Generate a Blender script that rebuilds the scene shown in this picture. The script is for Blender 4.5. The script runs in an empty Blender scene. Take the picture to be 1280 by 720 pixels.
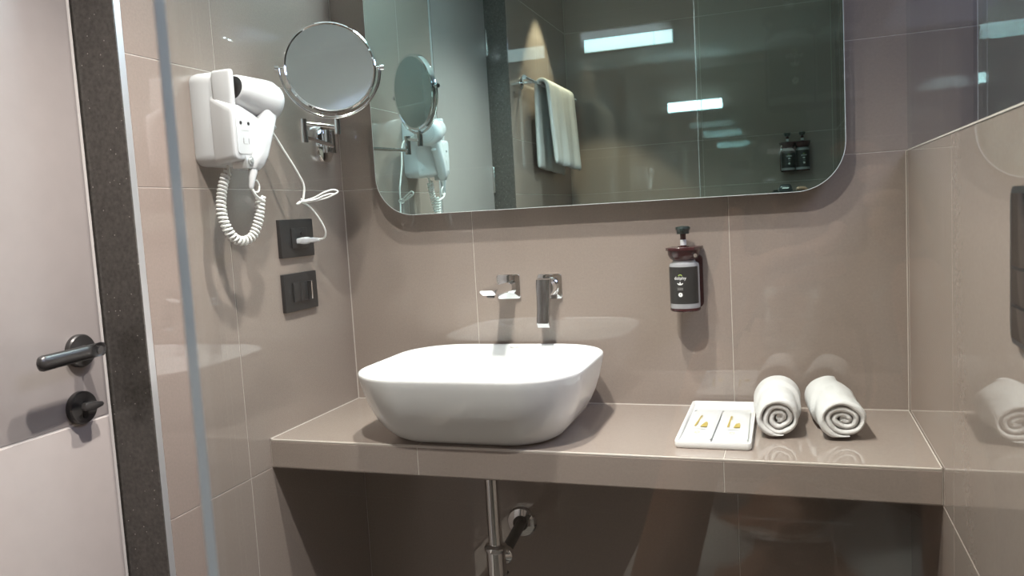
import bpy, bmesh, math, random
from mathutils import Vector, Matrix
random.seed(7)
PI = math.pi
C = bpy.context.scene.collection
S = bpy.context.scene

# ------------------------------------------------------------------ camera
W = 1.298            # inner width of the room (x)
YO = -2.40           # wall opposite the washstand (y)
ZCEIL = 2.40
cam_d = bpy.data.cameras.new('camera_view')
cam = bpy.data.objects.new('camera_view', cam_d); C.objects.link(cam)
S.camera = cam
CX, CY, CZ, YAW, PIT, ROL, FPX = 1.0673, -1.808, 1.2721, 0.334, -0.091, -0.0572, 1002.3435
fw = Vector((-math.sin(YAW)*math.cos(PIT), math.cos(YAW)*math.cos(PIT), math.sin(PIT)))
rt = Vector((math.cos(YAW), math.sin(YAW), 0)); up = rt.cross(fw)
r2 = rt*math.cos(ROL)+up*math.sin(ROL); u2 = up*math.cos(ROL)-rt*math.sin(ROL)
cam.matrix_world = Matrix(((r2.x, u2.x, -fw.x, CX), (r2.y, u2.y, -fw.y, CY), (r2.z, u2.z, -fw.z, CZ), (0, 0, 0, 1)))
cam_d.sensor_width = 36.0
cam_d.lens = FPX/1280*36
cam_d.clip_start = 0.005
cam_d.dof.use_dof = True; cam_d.dof.focus_distance = 1.75; cam_d.dof.aperture_fstop = 8.0

# ------------------------------------------------------------------ world, exposure
wd = bpy.data.worlds.new('world'); S.world = wd; wd.use_nodes = True
wd.node_tree.nodes['Background'].inputs[0].default_value = (0.6, 0.7, 0.85, 1)
wd.node_tree.nodes['Background'].inputs[1].default_value = 0.05
S.view_settings.view_transform = 'Standard'; S.view_settings.look = 'None'
S.view_settings.gamma = 1.0; S.view_settings.use_curve_mapping = False
S.view_settings.exposure = -0.10

# downlights: (x, y, energy, colour, spot angle deg, blend)
DOWN = [(0.60, -0.62, 150, (1.0, 0.93, 0.86), 96, 1.0),
        (0.65, -1.06, 165, (1.0, 0.94, 0.89), 122, 0.75),
        (0.165, -1.90, 60, (1.0, 0.76, 0.54), 70, 0.18)]
for i, (x, y, e, c, a, b) in enumerate(DOWN):
    l = bpy.data.lights.new('downlight_beam', 'SPOT'); l.energy = e; l.color = c
    l.spot_size = math.radians(a); l.spot_blend = b; l.shadow_soft_size = 0.028
    o = bpy.data.objects.new('downlight_beam', l); C.objects.link(o); o.location = (x, y, ZCEIL-0.012)
BAR_E = 58.0          # light bar over the mirror, emission strength
STRIP_E = 1.0         # glow of the added stand-in strip on the opposite wall
l = bpy.data.lights.new('neighbour_fill_light', 'AREA'); l.energy = 22; l.color = (0.66, 0.68, 1.0)  # added cool fill behind the partition glass, tints the upper right back wall
l.shape = 'RECTANGLE'; l.size = 0.6; l.size_y = 0.9
o = bpy.data.objects.new('neighbour_fill_light', l); C.objects.link(o); o.location = (2.0, -0.9, 2.38)

# ------------------------------------------------------------------ materials
def nm(name):
    m = bpy.data.materials.new(name); m.use_nodes = True
    return m, m.node_tree.nodes, m.node_tree.links, m.node_tree.nodes['Principled BSDF']
def mat(name, col, rough=0.5, metal=0.0, noise=0.0, nscale=80, spec=0.5, bump=0.0, coat=0.0, emis=None, es=0.0, subs=0.0):
    m, N, L, b = nm(name)
    b.inputs['Base Color'].default_value = (*col, 1); b.inputs['Roughness'].default_value = rough
    b.inputs['Metallic'].default_value = metal; b.inputs['Specular IOR Level'].default_value = spec
    b.inputs['Coat Weight'].default_value = coat; b.inputs['Coat Roughness'].default_value = 0.05
    if subs: b.inputs['Subsurface Weight'].default_value = subs; b.inputs['Subsurface Radius'].default_value = (0.01, 0.005, 0.003)
    if emis: b.inputs['Emission Color'].default_value = (*emis, 1); b.inputs['Emission Strength'].default_value = es
    tc = N.new('ShaderNodeTexCoord'); n = N.new('ShaderNodeTexNoise'); n.inputs['Scale'].default_value = nscale
    n.inputs['Detail'].default_value = 4; L.new(tc.outputs['Object'], n.inputs['Vector'])
    if noise:
        r = N.new('ShaderNodeValToRGB')
        r.color_ramp.elements[0].position = 0.3; r.color_ramp.elements[1].position = 0.7
        r.color_ramp.elements[0].color = (*[c*(1-noise) for c in col], 1)
        r.color_ramp.elements[1].color = (*[min(1, c*(1+noise)) for c in col], 1)
        L.new(n.outputs['Fac'], r.inputs['Fac']); L.new(r.outputs['Color'], b.inputs['Base Color'])
    if bump:
        bp = N.new('ShaderNodeBump'); bp.inputs['Strength'].default_value = bump; bp.inputs['Distance'].default_value = 0.002
        L.new(n.outputs['Fac'], bp.inputs['Height']); L.new(bp.outputs['Normal'], b.inputs['Normal'])
    return m
def granite(name, col, speck):
    m, N, L, b = nm(name)
    tc = N.new('ShaderNodeTexCoord')
    n = N.new('ShaderNodeTexNoise'); n.inputs['Scale'].default_value = 160; n.inputs['Detail'].default_value = 5
    r = N.new('ShaderNodeValToRGB'); r.color_ramp.elements[0].position = .3; r.color_ramp.elements[1].position = .72
    r.color_ramp.elements[0].color = (*[c*.75 for c in col], 1); r.color_ramp.elements[1].color = (*[c*1.3 for c in col], 1)
    v = N.new('ShaderNodeTexVoronoi'); v.inputs['Scale'].default_value = 70
    r2_ = N.new('ShaderNodeValToRGB'); r2_.color_ramp.elements[0].color = (1, 1, 1, 1); r2_.color_ramp.elements[0].position = .05
    r2_.color_ramp.elements[1].color = (0, 0, 0, 1); r2_.color_ramp.elements[1].position = .09
    mx = N.new('ShaderNodeMix'); mx.data_type = 'RGBA'; mx.inputs['B'].default_value = (*speck, 1)
    L.new(tc.outputs['Object'], n.inputs['Vector']); L.new(tc.outputs['Object'], v.inputs['Vector'])
    L.new(n.outputs['Fac'], r.inputs['Fac']); L.new(v.outputs['Distance'], r2_.inputs['Fac'])
    L.new(r2_.outputs['Color'], mx.inputs['Factor']); L.new(r.outputs['Color'], mx.inputs['A'])
    L.new(mx.outputs['Result'], b.inputs['Base Color']); b.inputs['Roughness'].default_value = .22
    return m
def glass_mat(name, tint, ior=1.5, haze=0.0):
    # thin tempered glass: light passes straight through, Fresnel reflection on each face
    m, N, L, b = nm(name); N.remove(b); out = N['Material Output']
    t = N.new('ShaderNodeBsdfTransparent'); t.inputs[0].default_value = (*tint, 1)
    g = N.new('ShaderNodeBsdfGlossy'); g.inputs['Roughness'].default_value = 0.0
    f = N.new('ShaderNodeFresnel'); f.inputs['IOR'].default_value = ior
    # same Fresnel from either side of the face
    geo = N.new('ShaderNodeNewGeometry'); vm = N.new('ShaderNodeVectorMath'); vm.operation = 'SCALE'
    ma = N.new('ShaderNodeMath'); ma.operation = 'MULTIPLY_ADD'; ma.inputs[1].default_value = 0.0; ma.inputs[2].default_value = 1.0
    L.new(geo.outputs['Backfacing'], ma.inputs[0])
    iorn = N.new('ShaderNodeMix'); iorn.data_type = 'FLOAT'; iorn.inputs['A'].default_value = ior; iorn.inputs['B'].default_value = 1.0/ior
    # Fresnel node already inverts the ior on back faces, so give it the inverse there
    L.new(geo.outputs['Backfacing'], iorn.inputs['Factor']); L.new(iorn.outputs['Result'], f.inputs['IOR'])
    mx = N.new('ShaderNodeMixShader'); L.new(f.outputs[0], mx.inputs[0]); L.new(t.outputs[0], mx.inputs[1]); L.new(g.outputs[0], mx.inputs[2])
    L.new(mx.outputs[0], out.inputs['Surface'])
    return m

TILE = mat('polished_taupe_tile', (0.288, 0.236, 0.204), 0.02, noise=0.05, nscale=220, spec=0.95)
FTILE = mat('floor_tile', (0.045, 0.040, 0.036), 0.35, noise=0.06, nscale=120)
GROUT = mat('pale_grout', (0.50, 0.45, 0.40), 0.8, noise=0.08)
GRAN = granite('dark_granite', (0.085, 0.078, 0.070), (0.45, 0.42, 0.38))
DOORM = mat('door_laminate', (0.40, 0.36, 0.34), 0.38, noise=0.02, nscale=30)
DOORL = mat('door_groove', (0.75, 0.71, 0.66), 0.4)
ALU = mat('brushed_aluminium', (0.62, 0.63, 0.63), 0.35, 0.6)
CHROME = mat('chrome', (0.86, 0.87, 0.88), 0.05, 1.0)
DCHROME = mat('reflection_darkened_chrome', (0.50, 0.50, 0.51), 0.18, 1.0)  # mixer lever chrome, dark reflection of the room put into its base colour
STEEL = mat('satin_steel', (0.62, 0.60, 0.58), 0.25, 1.0)
BLACKM = mat('graphite_metal', (0.105, 0.102, 0.100), 0.30, 0.75)
BLACKP = mat('black_plastic', (0.022, 0.022, 0.023), 0.38, noise=0.1, nscale=300)
BLACKG = mat('black_gloss', (0.012, 0.012, 0.013), 0.12)
RUBBER = mat('black_rubber', (0.015, 0.014, 0.013), 0.6)
WHITEP = mat('white_plastic', (0.62, 0.62, 0.63), 0.25, spec=0.5)
CORDM = mat('white_cord', (0.78, 0.77, 0.74), 0.4)
CERAM = mat('white_ceramic', (0.80, 0.80, 0.79), 0.06, coat=0.3)
PAINT = mat('ceiling_paint', (0.84, 0.83, 0.81), 0.9, noise=0.02)
TOWEL = mat('white_terry', (0.64, 0.63, 0.615), 0.95, noise=0.06, nscale=500, bump=1.0, spec=0.1)
PAPER = mat('white_sachet', (0.63, 0.63, 0.62), 0.3)
GOLD = mat('gold_print', (0.50, 0.38, 0.10), 0.4, 0.2)
INK = mat('grey_print', (0.32, 0.31, 0.30), 0.6)
WHITEI = mat('white_print', (0.85, 0.85, 0.84), 0.6)
GREENI = mat('green_print', (0.45, 0.62, 0.12), 0.6)
MAROON = mat('maroon_plastic', (0.045, 0.012, 0.014), 0.15)
LABEL = mat('charcoal_label', (0.022, 0.021, 0.020), 0.45)
FROSTP = mat('clear_grey_plastic', (0.33, 0.33, 0.34), 0.15)
GREENP = mat('dark_green_plastic', (0.018, 0.030, 0.028), 0.3)
GEDGE = mat('glass_edge', (0.74, 0.78, 0.78), 0.25, coat=0.5)
BACKM = mat('mirror_backing', (0.03, 0.03, 0.035), 0.5)
SILI = mat('silicone', (0.52, 0.46, 0.41), 0.5)
SKIN = mat('skin', (0.46, 0.27, 0.19), 0.5, subs=0.1)
SHIRT = mat('white_cotton', (0.75, 0.75, 0.74), 0.9)
JEANS = mat('grey_trousers', (0.10, 0.105, 0.12), 0.85, noise=0.1)
HAIR = mat('black_hair', (0.012, 0.010, 0.009), 0.5)
RED = mat('red_print', (0.5, 0.03, 0.04), 0.6)
LENSG = mat('lens_glass', (0.01, 0.01, 0.02), 0.02, coat=1.0)
LAMPW = mat('lit_lens', (1, 1, 1), 0.4, emis=(1.0, 0.96, 0.90), es=14)
BARM = mat('lit_light_bar', (1, 1, 1), 0.4, emis=(0.74, 0.94, 1.0), es=BAR_E)
STRIPM = mat('stand_in_strip_glow', (1, 1, 1), 0.4, emis=(0.85, 0.95, 1.0), es=STRIP_E)  # glow for the stand-in strip, no known lamp there
GLASS = glass_mat('clear_glass', (0.955, 0.982, 0.975))
MIRR = mat('silver_mirror', (0.72, 0.92, 0.905), 0.0, 1.0)
MIRR2 = mat('small_mirror', (0.54, 0.61, 0.61), 0.06, 0.72)  # grey, partly diffuse base stands in for a hazy, blurred reflection

# ------------------------------------------------------------------ helpers
def link(name, bm, m, parent=None, smooth=True, angle=35):
    me = bpy.data.meshes.new(name)
    bmesh.ops.recalc_face_normals(bm, faces=bm.faces[:])
    bm.to_mesh(me); bm.free()
    if m: me.materials.append(m)
    o = bpy.data.objects.new(name, me); C.objects.link(o)
    if parent: o.parent = parent
    if smooth:
        for p in me.polygons: p.use_smooth = True
        me.set_sharp_from_angle(angle=math.radians(angle))
    return o
def tag(o, label=None, cat=None, group=None, kind=None):
    if label: o['label'] = label
    if cat: o['category'] = cat
    if group: o['group'] = group
    if kind: o['kind'] = kind
    return o
def empty(name, loc, label, cat, group=None, rz=0):
    o = bpy.data.objects.new(name, None); C.objects.link(o); o.location = loc; o.rotation_euler = (0, 0, rz)
    o.empty_display_size = 0.05
    return tag(o, label, cat, group)
def box(bm, x0, x1, y0, y1, z0, z1, bev=0.0, seg=2):
    r = bmesh.ops.create_cube(bm, size=1)
    vs = r['verts']
    for v in vs:
        v.co = Vector(((x0+x1)/2+v.co.x*(x1-x0), (y0+y1)/2+v.co.y*(y1-y0), (z0+z1)/2+v.co.z*(z1-z0)))
    if bev:
        es = list({e for v in vs for e in v.link_edges})
        bmesh.ops.bevel(bm, geom=es, offset=bev, segments=seg, affect='EDGES', profile=0.5)
def B(name, x0, x1, y0, y1, z0, z1, m, parent=None, bev=0.0, seg=2):
    bm = bmesh.new(); box(bm, x0, x1, y0, y1, z0, z1, bev, seg)
    return link(name, bm, m, parent)
def frame_of(d):
    d = Vector(d).normalized()
    a = Vector((0, 0, 1)) if abs(d.z) < .9 else Vector((1, 0, 0))
    u = d.cross(a).normalized(); return u, u.cross(d).normalized(), d
def cyl(bm, p, q, r, r2=None, n=24, cap=True):
    """capped (tapered) cylinder from p to q"""
    p = Vector(p); q = Vector(q); r2 = r if r2 is None else r2
    u, w, d = frame_of(q-p)
    A = [bm.verts.new(p+r*(math.cos(t)*u+math.sin(t)*w)) for t in [2*PI*i/n for i in range(n)]]
    D = [bm.verts.new(q+r2*(math.cos(t)*u+math.sin(t)*w)) for t in [2*PI*i/n for i in range(n)]]
    for i in range(n): bm.faces.new((A[i], A[(i+1) % n], D[(i+1) % n], D[i]))
    if cap: bm.faces.new(A[::-1]); bm.faces.new(D)
def lathe(bm, prof, p, d, n=40, sx=1.0, sy=1.0, u=None):
    """prof: list of (radius, height) along axis d from p; sx, sy squash the section"""
    p = Vector(p); U, Wv, d = frame_of(d)
    if u is not None:
        U = Vector(u).normalized(); Wv = U.cross(d).normalized()
    rings = []
    for r, h in prof:
        if r < 1e-6: rings.append([bm.verts.new(p+d*h)])
        else: rings.append([bm.verts.new(p+d*h+r*(sx*math.cos(2*PI*i/n)*U+sy*math.sin(2*PI*i/n)*Wv)) for i in range(n)])
    for a, b in zip(rings, rings[1:]):
        for i in range(n):
            j = (i+1) % n
            if len(a) == 1 and len(b) == 1: continue
            if len(a) == 1: bm.faces.new((a[0], b[j], b[i]))
            elif len(b) == 1: bm.faces.new((a[i], a[j], b[0]))
            else: bm.faces.new((a[i], a[j], b[j], b[i]))
    if len(rings[0]) > 1: bm.faces.new(rings[0][::-1])
    if len(rings[-1]) > 1: bm.faces.new(rings[-1])
def catmull(pts, k=8):
    P = [Vector(p) for p in pts]; P = [2*P[0]-P[1]]+P+[2*P[-1]-P[-2]]
    out = []
    for i in range(1, len(P)-2):
        a, b, c, d = P[i-1:i+3]
        for j in range(k):
            t = j/k
            out.append(0.5*((2*b)+(c-a)*t+(2*a-5*b+4*c-d)*t*t+(3*b-a-3*c+d)*t**3))
    out.append(P[-2]); return out
def sweep(bm, pts, rad, n=10, closed=False):
    """round tube along pts; rad a number or a list"""
    P = [Vector(p) for p in pts]; k = len(P)
    R = rad if isinstance(rad, (list, tuple)) else [rad]*k
    rings = []; prev = None
    for i in range(k):
        if closed: t = P[(i+1) % k]-P[i-1]
        else: t = P[min(i+1, k-1)]-P[max(i-1, 0)]
        t.normalize()
        if prev is None: u, w, _ = frame_of(t)
        else:
            u = (prev-t*prev.dot(t)).normalized(); w = u.cross(t)
        prev = u
        rings.append([bm.verts.new(P[i]+R[i]*(math.cos(2*PI*j/n)*u+math.sin(2*PI*j/n)*w)) for j in range(n)])
    for i in range(k if closed else k-1):
        a, b = rings[i], rings[(i+1) % k]
        for j in range(n): bm.faces.new((a[j], a[(j+1) % n], b[(j+1) % n], b[j]))
    if not closed: bm.faces.new(rings[0][::-1]); bm.faces.new(rings[-1])
def prism(bm, outline, o, u, v, w, depth, bev=0.0):
    """extrude a 2-D outline (in axes u, v from o) by depth along w"""
    o, u, v, w = map(Vector, (o, u, v, w))
    A = [bm.verts.new(o+u*a+v*b) for a, b in outline]
    D = [bm.verts.new(o+u*a+v*b+w*depth) for a, b in outline]
    n = len(A)
    fa = bm.faces.new(A[::-1]); fb = bm.faces.new(D)
    for i in range(n): bm.faces.new((A[i], A[(i+1) % n], D[(i+1) % n], D[i]))
    if bev:
        bmesh.ops.bevel(bm, geom=list(fb.edges), offset=bev, segments=3, affect='EDGES', profile=.5)
def rrect(w, h, r, n=8, cx=0, cy=0):
    out = []
    for sx, sy, a0 in ((1, 1, 0), (-1, 1, 90), (-1, -1, 180), (1, -1, 270)):
        for i in range(n+1):
            a = math.radians(a0+90*i/n)
            out.append((cx+sx*(w/2-r)+r*math.cos(a), cy+sy*(h/2-r)+r*math.sin(a)))
    return out
def text(name, s, size, m, parent, loc, ux, uy, ext=0.0002):
    """flat printed lettering turned into a mesh, reading along ux with uy up"""
    cu = bpy.data.curves.new(name, 'FONT'); cu.body = s; cu.size = size; cu.extrude = ext
    cu.align_x = 'CENTER'; cu.align_y = 'CENTER'; cu.resolution_u = 3
    t = bpy.data.objects.new(name, cu); C.objects.link(t)
    bpy.context.view_layer.update()
    me = bpy.data.meshes.new_from_object(t.evaluated_get(bpy.context.evaluated_depsgraph_get()))
    bpy.data.objects.remove(t); me.name = name
    me.materials.clear(); me.materials.append(m)
    ux = Vector(ux).normalized(); uy = Vector(uy).normalized(); uz = ux.cross(uy)
    M = Matrix(((ux.x, uy.x, uz.x, loc[0]), (ux.y, uy.y, uz.y, loc[1]), (ux.z, uy.z, uz.z, loc[2]), (0, 0, 0, 1)))
    me.transform(M)
    o = bpy.data.objects.new(name, me); C.objects.link(o); o.parent = parent
    return o

# ------------------------------------------------------------------ tiled shell
GAP = 0.0016; REC = 0.0008
def tiles(parent, o, u, v, w, us, vs, skip=None, m=TILE, name='tile'):
    """one mesh object per tile between grid lines; face in the plane (o,u,v), grout recessed below it"""
    o, u, v, w = map(Vector, (o, u, v, w))
    for i in range(len(us)-1):
        for j in range(len(vs)-1):
            a0, a1, b0, b1 = us[i]+GAP/2, us[i+1]-GAP/2, vs[j]+GAP/2, vs[j+1]-GAP/2
            if skip and skip((a0+a1)/2, (b0+b1)/2): continue
            bm = bmesh.new(); e = 0.0006
            lo = [bm.verts.new(o+u*a+v*b-w*REC*1.6) for a, b in ((a0, b0), (a1, b0), (a1, b1), (a0, b1))]
            mid = [bm.verts.new(o+u*a+v*b-w*e) for a, b in ((a0, b0), (a1, b0), (a1, b1), (a0, b1))]
            hi = [bm.verts.new(o+u*a+v*b) for a, b in ((a0+e, b0+e), (a1-e, b0+e), (a1-e, b1-e), (a0+e, b1-e))]
            bm.faces.new(hi); bm.faces.new(lo[::-1])
            for A_, B_ in ((lo, mid), (mid, hi)):
                for k in range(4): bm.faces.new((A_[k], A_[(k+1) % 4], B_[(k+1) % 4], B_[k]))
            link(name, bm, m, parent, smooth=False)
def struct(name, boxes, m, parent=None):
    bm = bmesh.new()
    for b in boxes: box(bm, *b)
    o = link(name, bm, m, parent, smooth=False)
    if parent is None: o['kind'] = 'structure'
    return o
ZS = [0, .157, .757, 1.3566, 1.5857, 2.186, 2.4]
X2 = 2.6                                         # far side of the neighbouring compartment
wb = struct('wall_back', [(-.1, X2+.1, REC, .1, 0, ZCEIL)], GROUT)
tiles(wb, (0, 0, 0), (1, 0, 0), (0, 0, 1), (0, -1, 0), [0, .347, .947, 1.547, 2.147, X2], ZS,
      skip=lambda a, b: False)
YH = -1.453; YD = -0.70                          # door opening between these
ZD = 2.186
wl = struct('wall_left', [(-.13, -REC, YD+.014, 0, 0, ZCEIL), (-.13, -REC, YO, YH-.012, 0, ZCEIL), (-.13, -REC, YH-.012, YD+.014, ZD+.013, ZCEIL)], GROUT)
tiles(wl, (0, 0, 0), (0, -1, 0), (0, 0, 1), (1, 0, 0), [0, .453, -YD-.014], ZS)
tiles(wl, (0, 0, 0), (0, -1, 0), (0, 0, 1), (1, 0, 0), [-YH+.014, 2.053, -YO], ZS)
tiles(wl, (0, 0, 0), (0, -1, 0), (0, 0, 1), (1, 0, 0), [-YD-.014, -YH+.014], [2.2, 2.4])
HW = ZS[3]
YG = -1.45                                       # line of the shower glass
wr = struct('wall_right', [(W+REC, W+.10, YG, 0, 0, HW-.0022), (W+REC, W+.10, YO, YG, 0, ZCEIL)], GROUT)
tiles(wr, (W, 0, 0), (0, -1, 0), (0, 0, 1), (-1, 0, 0), [0, .468, 1.068, -YG], ZS[:4])
tiles(wr, (W, 0, 0), (0, -1, 0), (0, 0, 1), (-1, 0, 0), [-YG, 1.95, -YO], ZS)
tr = B('trim_1', W-.001, W+.10, YG, 0, HW-.0022, HW, SILI); tr['kind'] = 'structure'
wf = struct('wall_front', [(-.1, X2+.1, YO-.1, YO-REC, 0, ZCEIL)], GROUT)
tiles(wf, (0, YO, 0), (1, 0, 0), (0, 0, 1), (0, 1, 0), [0, .68, 1.28, 1.9, X2], ZS)
wn = struct('wall_neighbour', [(X2, X2+.1, YO, 0, 0, ZCEIL)], GROUT)
tiles(wn, (X2, 0, 0), (0, -1, 0), (0, 0, 1), (-1, 0, 0), [0, .6, 1.2, 1.8, 2.4], ZS)
fl = struct('floor', [(-.13, X2+.1, YO-.1, .1, -.1, -REC)], GROUT)
tiles(fl, (0, 0, 0), (1, 0, 0), (0, 1, 0), (0, 0, 1), [0, .6, 1.2, 1.8, 2.6], [-2.4, -1.8, -1.2, -.6, 0], m=FTILE)
ce = struct('ceiling', [(-.13, X2+.1, YO-.1, .1, ZCEIL, ZCEIL+.1)], PAINT)

# door lining of dark granite, edge trims
dr = -.090
lin = B('trim_2', -.13, -.0002, YD, YD+.014, 0, ZD, ALU); lin['kind'] = 'structure'
j1 = B('trim_3', -.128, 0.0, YD-.003, YD, 0, ZD, GRAN); j1['kind'] = 'structure'
j2 = B('trim_4', -.128, 0.0, YH-.012, YH, 0, ZD, GRAN); j2['kind'] = 'structure'
j3 = B('trim_5', -.128, 0.0, YH, YD-.003, ZD, ZD+.013, GRAN); j3['kind'] = 'structure'
# the door leaf
dz = 0.957
door = B('door_1', dr-.040, dr-.004, YH+.003, YD-.006, .008, ZD-.003, DOORM); door['kind'] = 'structure'
for a, b in ((.010, dz-.0022), (dz+.0022, ZD-.005)):
    B('panel', dr-.006, dr, YH+.004, YD-.012, a, b, DOORM, door, bev=.0008)
B('groove', dr-.006, dr-.0012, YH+.004, YD-.012, dz-.0022, dz+.0022, DOORL, door)
B('edge_band', dr-.006, dr-.0002, YD-.0119, YD-.006, .010, ZD-.005, DOORL, door)
for z in (.22, 1.42, 1.98):
    h = B('hinge', dr-.002, dr+.010, YH+.001, YH+.012, z-.055, z+.055, STEEL, door, bev=.002)
    for k in (-1, 1): B('hinge_joint', dr+.0095, dr+.0112, YH+.0015, YH+.0115, z+k*.020-.0015, z+k*.020+.0015, BLACKP, h)

# ------------------------------------------------------------------ door handle and lock (rest on the door)
lh = empty('door_lever', (dr, -.762, 1.082), 'dark grey lever handle with scooped grip on round rose', 'door handle')
bm = bmesh.new(); lathe(bm, [(.0285, 0), (.0285, .008), (.0265, .0105), (0, .0105)], (0, 0, 0), (1, 0, 0)); link('rose', bm, BLACKM, lh)
bm = bmesh.new(); cyl(bm, (.0105, 0, 0), (.052, 0, 0), .0095, .0085); link('neck', bm, BLACKM, lh)
bm = bmesh.new()
# lever: oval section swept along -y with a scooped hollow at the neck end
N_ = 26; rings = []
for i in range(N_+1):
    t = i/N_; y = .010-.136*t
    e = 1.0
    if t < .08: e = math.sqrt(max(.02, 1-(1-t/.08)**2))
    if t > .92: e = math.sqrt(max(.02, 1-((t-.92)/.08)**2))
    hz = (.0115+.0015*t)*e; hx = (.0070+.0015*t)*e
    sc = max(0, 1-abs(t-.13)/.17); sc = sc*sc*(3-2*sc)
    ring = []
    for j in range(20):
        a = 2*PI*j/20; cx = hx*math.cos(a); cz = hz*math.sin(a)
        if cx > 0: cx -= sc*.0115*math.cos(a)**2
        ring.append(bm.verts.new((.052+cx, y, .004+cz-.004*t)))
    rings.append(ring)
for a, b in zip(rings, rings[1:]):
    for j in range(20): bm.faces.new((a[j], a[(j+1) % 20], b[(j+1) % 20], b[j]))
bm.faces.new(rings[0][::-1]); bm.faces.new(rings[-1])
link('lever', bm, BLACKM, lh, angle=60)
lk = empty('door_lock', (dr, -.772, .985), 'dark grey round thumb-turn lock below the lever handle', 'lock')
bm = bmesh.new(); lathe(bm, [(.0285, 0), (.0285, .009), (.0265, .0115), (0, .0115)], (0, 0, 0), (1, 0, 0)); link('rose', bm, BLACKM, lk)
bm = bmesh.new(); prism(bm, rrect(.010, .030, .0049), (.0115, .0, -.004), (0, 1, 0), (0, 0, 1), (1, 0, 0), .0012); link('keyway', bm, BLACKP, lk)
bm = bmesh.new(); cyl(bm, (.0115, 0, .003), (.024, 0, .003), .0065); link('spindle', bm, BLACKM, lk)
bm = bmesh.new(); prism(bm, [(-.020, -.003), (-.017, -.007), (-.002, -.0085), (.018, -.004), (.021, 0), (.018, .004), (-.002, .0065), (-.017, .006)],
                        (.022, .003, .004), (0, 1, -.06), (0, 0, 1), (1, 0, 0), .009, .0015); link('thumb_turn', bm, BLACKM, lk)

# ------------------------------------------------------------------ counter
D_ = .3816; ZC = .82; ZB = .7584
ct = empty('countertop', (0, 0, 0), 'taupe tiled washstand shelf spanning wall to wall under the mirror', 'countertop')
B('slab', .0005, W-.0005, -D_+REC, -.0005, ZB, ZC-REC, GROUT, ct)
tiles(ct, (0, 0, ZC), (1, 0, 0), (0, 1, 0), (0, 0, 1), [.001, .35, .95, W-.001], [-D_+.005, -.0008])
tiles(ct, (0, -D_, 0), (1, 0, 0), (0, 0, 1), (0, -1, 0), [.001, .35, .95, W-.001], [ZB, ZC-.004])
bm = bmesh.new(); box(bm, .001, W-.001, -D_+.0003, -D_+.0048, ZC-.0046, ZC-.0003, .0008)
o = link('edge_joint', bm, SILI, ct); o['label'] = 'pale joint along the front edge'
B('underside', .001, W-.001, -D_+.002, -.001, ZB-.002, ZB-.0002, TILE, ct)
bm = bmesh.new()
cyl(bm, (0.001, -.0018, ZC+.0006), (W-.001, -.0018, ZC+.0006), .0013, n=8)
cyl(bm, (W-.0018, -.001, ZC+.0006), (W-.0018, -D_, ZC+.0006), .0013, n=8)
cyl(bm, (.0018, -.001, ZC+.0006), (.0018, -D_, ZC+.0006), .0013, n=8)
o = link('trim_7', bm, SILI); o['kind'] = 'structure'
bm = bmesh.new()
for x in (0.0012, W-.0012): cyl(bm, (x, -.0012, ZC+.002), (x, -.0012, HW), .0013, n=8)
o = link('trim_6', bm, SILI); o['kind'] = 'structure'

# ------------------------------------------------------------------ basin
BX, BY, BZ = .4450, -.2275, ZC+.0004
bs = empty('wash_basin', (BX, BY, BZ), 'white oval-cornered ceramic vessel basin standing on the counter', 'basin')
def ring_pts(w, h, r, z, n=14, cx=0, cy=0):
    return [(x+cx, y+cy, z) for x, y in rrect(w, h, r, n)]
def loft(bm, rings, cap0=True, cap1=True):
    R = [[bm.verts.new(p) for p in ring] for ring in rings]
    n = len(R[0])
    for a, b in zip(R, R[1:]):
        for i in range(n): bm.faces.new((a[i], a[(i+1) % n], b[(i+1) % n], b[i]))
    if cap0: bm.faces.new(R[0][::-1])
    if cap1: bm.faces.new(R[-1])
BWd, BDp, BH = .482, .412, .146
prof = [(-.084, 0), (-.072, .0006), (-.064, .004), (-.052, .013), (-.038, .030), (-.026, .050), (-.016, .074), (-.008, .100), (-.0025, .124), (0, .138), (0, .1425), (-.0012, .1452), (-.0035, .146), (-.006, .1450),
        (-.008, .142), (-.012, .125), (-.019, .095), (-.030, .062), (-.048, .035), (-.075, .021), (-.11, .016), (-.15, .014)]
rings = []
for off, z in prof:
    w = BWd+2*off; h = BDp+2*off
    rr = .126+off*.55
    rings.append(ring_pts(w, h, max(.02, min(rr, h/2-.002)), z))
bm = bmesh.new(); loft(bm, rings); link('bowl', bm, CERAM, bs, angle=70)
bm = bmesh.new(); lathe(bm, [(.0, .0135), (.022, .0135), (.031, .0150), (.033, .0195), (.030, .0215), (.016, .0225), (0, .0225)], (0, 0, 0), (0, 0, 1)); link('drain_cap', bm, CHROME, bs)
text('printed_name', 'BELVET', .0085, INK, bs, (.006, .1955, .139), (1, 0, 0), (0, -.12, 1))

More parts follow.
